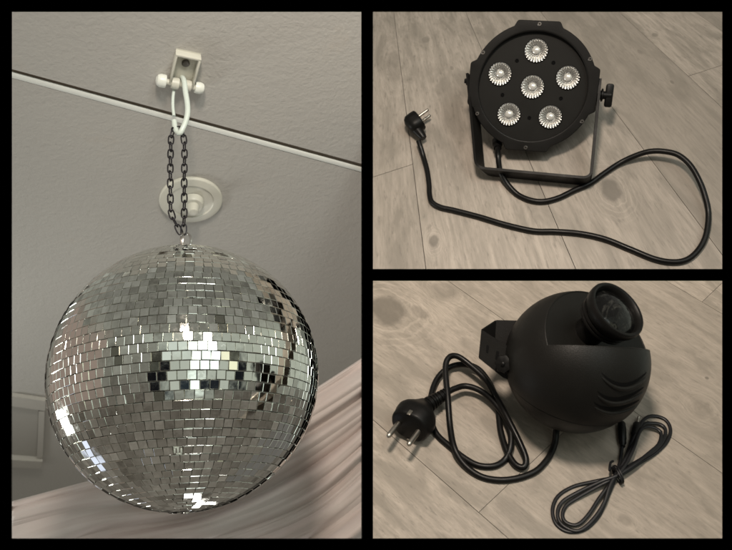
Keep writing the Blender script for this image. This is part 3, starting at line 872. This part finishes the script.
        bm = bmesh.new(); tube(bm, curve(3.9, -.5), lambda t: (.5+1.9*math.sin(PI*t)**.5)*m, 12)
        obj('vent_lip', bm, M['shell'], L)
    # side bracket: a short U of flat black strip
    def D(px, py, z): d_ = ray(px, py); n_ = v; return d_*((n_.dot(C)+z*m)/n_.dot(d_))
    zf, zk = 14, -16
    FTL, FTR, FBR, FBL = D(481.5,329.5,zf), D(523,356,zf+6), D(520,384,zf+6), D(478.7,358,zf)
    BTL, BTR, BBR, BBL = D(496,320,zk), D(536,321,zk), D(536,349,zk), D(494,349,zk)
    def plate(poly, th, name, mat=M['black_metal'], par=L):
        n_ = (poly[1]-poly[0]).cross(poly[2]-poly[0]).normalized(); bm = bmesh.new()
        f1 = [bm.verts.new(p+n_*th/2) for p in poly]; f2 = [bm.verts.new(p-n_*th/2) for p in poly]
        bm.faces.new(f1); bm.faces.new(f2[::-1])
        for i in range(len(poly)):
            j = (i+1) % len(poly); bm.faces.new((f1[i],f2[i],f2[j],f1[j]))
        bmesh.ops.bevel(bm, geom=bm.edges[:], offset=.4*m, segments=2, affect='EDGES')
        return obj(name, bm, mat, par, smooth=True)
    cutb = D(503,377.5,zf+4)
    plate([FTL, FTR, FBR, cutb, FBL], 1.8*m, 'bracket_arm')
    e1 = (BTL-FTL); 
    plate([FTL+e1*.03, BTL-e1*.03, BBL-e1*.03, FBL+e1*.03], 1.8*m, 'bracket_web')
    plate([BTL, BTR, BBR, BBL], 1.8*m, 'bracket_arm')
    fn = (FTR-FTL).cross(FBL-FTL).normalized(); fn = fn if fn.dot(v) > 0 else -fn
    ex = (FTR-FTL).normalized(); ey = fn.cross(ex).normalized()
    def slot(px, py, len_, wid, mat, nm, tiltv):
        c = D(px, py, zf+2); c = c - fn*((c-FTL).dot(fn)) + fn*1.0*m
        dv = (ey*math.cos(tiltv)+ex*math.sin(tiltv)); sv = fn.cross(dv); bm = bmesh.new(); pts = []
        for k in range(24):
            an = 2*PI*k/24; p = c+dv*(math.sin(an)*wid*m + (1 if math.sin(an) >= 0 else -1)*(len_-wid)*m)+sv*(math.cos(an)*wid*m)
            pts.append(p)
        f1 = [bm.verts.new(p+fn*.15*m) for p in pts]; f2 = [bm.verts.new(p-fn*.3*m) for p in pts]
        bm.faces.new(f1)
        for i in range(24): j = (i+1) % 24; bm.faces.new((f1[i],f2[i],f2[j],f1[j]))
        obj(nm, bm, mat, L)
    slot(487.5,349,4.2,1.3,M['hole'],'bracket_slot',-.5)
    slot(497.5,355.5,4.6,1.6,M['hole'],'bracket_slot',-.4)
    kc = D(506,364,zf+4); kc = kc-fn*((kc-FTL).dot(fn))
    bm = bmesh.new()
    lathe(bm, [(0,0),(8.3*m,0),(8.3*m,2.2*m),(5*m,3*m),(5*m,6*m),(8.6*m,6.8*m),(9*m,9*m),(8.2*m,12.4*m),(4*m,13.4*m),(0,13.0*m)], kc, (ex,ey,fn), 40, rfun=lambda an, r_, z: 1+(.07*math.cos(an*7) if z > 6.3*m and r_ > 5*m else 0))
    lathe(bm, [(2.0*m,13*m),(2.0*m,15.6*m),(1.2*m,16.2*m),(0,16.2*m)], kc, (ex,ey,fn), 16)
    obj('bracket_knob', bm, M['black_plastic'], L, autosharp=45)
    # pivot stub between the arm and the shell
    bm = bmesh.new(); tube(bm, [kc-fn*1*m, kc+(C-kc)*.35], 6*m, 20); obj('pivot_stub', bm, M['black_plastic'], L)
    # power cable
    h0 = 3.3*m; cp = []
    path = [(560,418,.012),(556.5,430,.010),(555.3,441,.005),(552,451,h0),(546,461,h0),(535,471.5,h0),(518,478,h0),(499,480,h0),(480,476,h0),(464,464,.0045),(454.5,448,.009),(450,425,.010),(447.8,397,.017),(445.4,369,.022),(449,357.5,.024),(458,356.5,.022),(472,366.5,.018),(486,380,.0155),(497,398,.015),(509,421,.014),(520,443,.010),(526,459,.006),(523.5,467,.0045),(515,464,.004),(506.5,450,.0042),(500.5,430,.0045),(498,410,.0055),(492.5,389,.0065),(480,370.5,.008),(465.5,364.5,.009),(450,367,.007),(438,377.5,.005),(431.5,394,.0045),(430.5,415,.0042),(436,433,h0),(450,446.5,h0),(465,458.5,h0),(479,465.5,h0),(494,466,h0),(505,459.5,h0),(510.5,447,.0065),(510.5,432,.009),(504,416,.0105),(492,400,.012),(479,390,.0125),(465.5,386,.013),(455,388.5,.0145),(448,392,.0155)]
    for x, y, h in path: cp.append(FB.ps(x, y, h))
    bm = bmesh.new(); tube(bm, catmull(cp, 8), 3.25*m, 14); obj('power_cable', bm, M['rubber'], L)
    # plug with ridged strain relief, face to the lower left
    pc = FB.ps(413.5,420.5,.019); tgt = FB.ps(402,441,.0175)
    top = cp[-1]
    ly = (FB.ps(418.5,434.5,.022)-FB.ps(400.5,429.5,.022)).normalized()
    Zp = (pc-FB.ps(449,391.5,.0155)).normalized()
    vv = local_frame(412,420)[2]
    Zp = (Zp*.80 + vv*.42 - FB.u*.28).normalized()
    Yp = (ly-ly.dot(Zp)*Zp).normalized(); Xp = Yp.cross(Zp).normalized()
    pl = schuko(L, pc, Xp, Yp, Zp, .00116*FB.k)
    s0 = pc-Zp*.0165*FB.k; s3 = FB.ps(446.5,392.5,.0155)
    pts = catmull([s0, s0*.62+s3*.38-Zp*.002*FB.k, s0*.3+s3*.7, s3], 30)
    bm = bmesh.new(); tube(bm, pts, lambda t: (8.6-4.0*t+(.9 if (t*8.5) % 1 < .55 else -.3))*m, 20, cap=True)
    obj('strain_relief', bm, M['black_plastic'], pl, autosharp=30)
    return L
projector()

# ------------------------------------------------------------------ BOTTOM RIGHT: THIN AUDIO CABLE
def audio():
    m = FB.pt(615,480).y/F
    L = thing('audio_cable', FB.pt(619,474), 'thin flat black audio cable coiled and tied beside the projector', 'audio cable')
    h = 2.0*m
    pts = [(622.5,441,3.2),(621.5,452,3.0),(619.5,464,3.4),(615,478,3.6),(606,500,2.2),(598.5,516,1.6),(585,529,1.4),(569,531.5,1.4),(556.5,524,1.4),(552.5,510,1.4),(558,496,1.4),(573,486.5,1.4),(593,481.5,2.2),(610,478,4.2),(622,474,5.6),(641.5,461.5,3.6),(656,452.5,2.2),(666.5,442,1.6),(670.5,430,1.5),(666,420,1.5),(655,415.8,2),(645,418.5,4),(637,431,6.6),(629,449,6.8),(621,467,7.2),(612,481,6.4),(600,497,4.6),(588,515,3.6),(577,524.5,2.8),(566,522,2.4),(562.5,514,2.4),(567,504.5,2.6),(580,496,3.4),(597,486.5,5.4),(613,478,8),(626,468,7.4),(641,459,6),(654,451,4.6),(663,440.5,3.4),(665.5,430,3),(661,424.5,3),(652,423,3.6),(643.5,425,5),(634,443,8),(623,463,9.6),(611,483,8.6),(604,503,6.4),(592.5,520,4.8),(578,530.5,3.2),(563,525,2.6),(557.5,514,2.6),(562,502,3),(577,492.5,4.6),(600,481.5,7.4),(617,475,10.2),(636,463,9.2),(650,452,6.4),(659,443.5,4.6),(661,433,4.2),(655.5,428,5),(647,426.5,6),(638,430,6),(634.5,441,4.4)]
    # the last run leads to the plug
    pts = pts[:-2]+[(640,431,7.5),(634,447,10.5),(627,462,11.2),(618,474,11.6),(624,463,9),(630.5,449,5),(632.8,442,3.6)]
    cp = [FB.pt(x, y, z*m) for x, y, z in pts]
    bm = bmesh.new(); tube(bm, catmull(cp, 9), 1.85*m, 12, flat=.6, upv=FB.up)
    obj('cord', bm, M['thin_rubber'], L)
    def conn(a, b, prof, name, mat):
        ax_ = (b-a).normalized(); x = ax_.orthogonal().normalized(); bm = bmesh.new()
        lathe(bm, [(p*m, q*m) for p, q in prof], a, (x, ax_.cross(x), ax_), 24); return obj(name, bm, mat, L, origin=a, autosharp=45)
    a, b = FB.pt(622.6,444,3.6*m), FB.pt(621.2,418,4.2*m)
    conn(a, b, [(0,-3),(2.6,-3),(3,0),(3.8,1),(3.8,5),(4.3,6),(4.5,19),(4.1,25),(3.2,26.5),(1.7,26.6),(1.6,24),(0,24)], 'socket', M['black_plastic'])
    a, b = FB.pt(632.6,444,3.8*m), FB.pt(638.5,418,5*m)
    prof = [(0,-3),(2.5,-3)]
    for k in range(5): prof += [(2.9,k*2.2),(3.5,k*2.2+.5),(3.5,k*2.2+1.3),(2.9,k*2.2+1.6)]
    prof += [(4.2,11.5),(4.4,18),(4.1,25),(3.0,26.5),(0,26.7)]
    jk = conn(a, b, prof, 'jack_plug', M['black_plastic'])
    ax_ = (b-a).normalized(); x = ax_.orthogonal().normalized(); bm = bmesh.new()
    lathe(bm, [(p*m, q*m) for p, q in [(1.5,26),(1.5,29.6),(1.2,29.9),(1.5,30.2),(1.5,32.6),(1.2,32.9),(1.4,33.3),(1.4,34.6),(.7,36),(0,36.2)]], a, (x, ax_.cross(x), ax_), 16)
    obj('jack_tip', bm, M['steel'], jk)
    # twist tie round the waist
    bm = bmesh.new(); c = FB.pt(618,474.5,6*m)
    ddir = (FB.pt(640,461)-FB.pt(600,488)).normalized(); sd = FB.up.cross(ddir).normalized()
    for o_ in (-1.3, .9): ring(bm, c+ddir*(o_*m), (sd*.9+ddir*.25).normalized(), FB.up, 9.5*m, 6.6*m, .9*m, 28)
    tail = [c+sd*(5*m)+FB.up*5*m, FB.pt(611,468,8.5*m), FB.pt(609.5,470,10*m), FB.pt(610.5,463,9*m), FB.pt(613,461,7*m)]
    tube(bm, catmull(tail, 8), 1.3*m, 8)
    obj('twist_tie', bm, M['thin_rubber'], L)
audio()

# ------------------------------------------------------------------ light
def world():
    k = NT('World', world=True)
    S.world = k.m
    d = k.n('ShaderNodeTexCoord').outputs['Generated']
    # frame turned to the room behind the photographer
    Vb = (-BALL_C).normalized(); Rb = V((0,0,1)).cross(Vb).normalized(); Ub = Vb.cross(Rb)
    def dot(vec): return k.n('ShaderNodeVectorMath', {0: d, 1: tuple(vec)}, operation='DOT_PRODUCT').outputs['Value']
    f, x, z = dot(Vb), dot(Rb), dot(Ub)
    az = k.math('MULTIPLY', k.math('ARCTAN2', x, f), 57.2958)
    el = k.math('MULTIPLY', k.math('ARCSINE', z), 57.2958)
    def band(v, a, b, s=2.0): return k.math('MULTIPLY', k.mr(v, a-s, a+s), k.mr(v, b-s, b+s, 1, 0))
    def rect(a0, a1, e0, e1, s=1.0): return k.math('MULTIPLY', band(az, a0, a1, s), band(el, e0, e1, s))
    c = k.ramp(k.mr(el, -90, 90), [(0,(.235,.215,.19)),(.40,(.205,.188,.165)),(.45,(.20,.185,.165)),(.50,(.30,.30,.27)),(.66,(.36,.37,.33)),(.74,(.31,.31,.285)),(1,(.27,.27,.245))])
    nz = k.noise(d, 5, 4, .6); 
    c = k.mix(1.0, c, k.ramp(nz, [(.3,(.65,.63,.60)),(.7,(1.25,1.25,1.25))]), 'MULTIPLY')
    n2 = k.noise(d, 26, 3, .7)
    c = k.mix(.9, c, k.ramp(n2, [(.35,(.55,.53,.50)),(.65,(1.45,1.45,1.42))]), 'MULTIPLY')
    c = k.mix(rect(-140,-70,-14,28,5), c, rgb(.42,.33,.28))            # warm wall to the left
    c = k.mix(rect(28,130,-8,30,5), c, rgb(.62,.66,.56))               # daylight wall, right
    c = k.mix(rect(-30,44,-13,32,2), c, rgb(.66,.71,.62))
    for (a0,a1,e0,e1,v) in WINS: c = k.mix(rect(a0,a1,e0,e1,.8), c, rgb(*v))
    for (a0,a1,e0,e1,v) in DARKS: c = k.mix(rect(a0,a1,e0,e1,.6), c, rgb(*v))
    # nothing but darkness beyond the things themselves
    back = k.mr(k.n('ShaderNodeSeparateXYZ', {0: d}).outputs[1], .71, .85, 1, 0, True)
    bg = k.n('ShaderNodeBackground', {0: k.mix(back, rgb(0,0,0), c), 1: .80})
    o = k.n('ShaderNodeOutputWorld'); k.t.links.new(bg.outputs[0], o.inputs[0])
WINS = [(2,14,2,30,(2.6,2.8,2.6)),(16,27,8,28,(2.2,2.5,2.4)),(29,38,4,20,(1.5,1.5,1.1)),(3,12,-12,0,(2.2,2.5,2.3)),(-126,-112,-44,-30,(1.3,1.4,1.7)),(100,135,-62,-24,(.20,.19,.175)),(-12,-2,14,27,(1.0,1.1,1.0))]
DARKS = [(-28,-17,-11,22,(.010,.010,.012)),(39,46,-11,20,(.012,.014,.018)),(14,27,-12,-2,(.02,.024,.03)),(-5,1,-12,2,(.03,.04,.05))]
world()

def area(name, loc, target, size, power, col, spread=180):
    l = bpy.data.lights.new(name, 'AREA'); l.shape = 'DISK'; l.size = size; l.energy = power; l.color = col; l.spread = math.radians(spread)
    o = bpy.data.objects.new(name, l); link(o); o.location = loc
    o.rotation_euler = (V(target)-V(loc)).to_track_quat('-Z', 'Y').to_euler(); return o
# warm ceiling lamp of the room, straight above the two floors (so above and behind the photographer)
LUP = (FT.up+FB.up).normalized()
area('room_lamp', (FT.P0+FB.P0)/2+LUP*.86+V((-.07,0,-.04)), (FT.P0+FB.P0)/2+V((-.04,0,-.02)), .12, 2.45, (1.0,.86,.73), 100)
dv = (-BALL_C).normalized(); rv = V((0,0,1)).cross(dv).normalized(); uv_ = dv.cross(rv)
ea, ee = math.radians(17), math.radians(24)
area('window_fill', BALL_C+(dv*math.cos(ee)*math.cos(ea)+rv*math.cos(ee)*math.sin(ea)+uv_*math.sin(ee))*1.25, PC+V((-.05,0,.08)), .35, 1.0, (.97,1.0,.96), 90)  # fill lamp added in the window's direction to lighten the upper ceiling
# a window to the left of the hanging ball: skims along the sloping ceiling and the cloth
area('window_fill', (-1.0,.92,-.42), V(BALL_C)+V((0,.25,.1)), .24, .9, (.98,1.0,.95), 100)

l = bpy.data.lights.new('glint_strip', 'AREA'); l.shape = 'RECTANGLE'; l.size = .10; l.size_y = .5; l.energy = .32; l.color = (1,.97,.92); l.spread = math.radians(80)  # unseen strip lamp added below the ball for glints on tile edges
o = bpy.data.objects.new('glint_strip', l); link(o); o.location = (BALL_C.x*1.08, 1.12, -1.0)
o.rotation_euler = (V(BALL_C)-V(o.location)).to_track_quat('-Z', 'Y').to_euler()

# ------------------------------------------------------------------ camera
cam = bpy.data.cameras.new('Camera'); co = bpy.data.objects.new('Camera', cam); link(co)
co.rotation_euler = (PI/2, 0, 0); cam.sensor_width = 36; cam.lens = F/732*36
cam.clip_start = .05; cam.clip_end = 50
cam.dof.use_dof = True; cam.dof.focus_distance = .72; cam.dof.aperture_fstop = 13
S.camera = co
S.view_settings.view_transform = 'Standard'; S.view_settings.look = 'None'
S.view_settings.exposure = 0; S.view_settings.gamma = 1
S.render.engine = 'CYCLES'
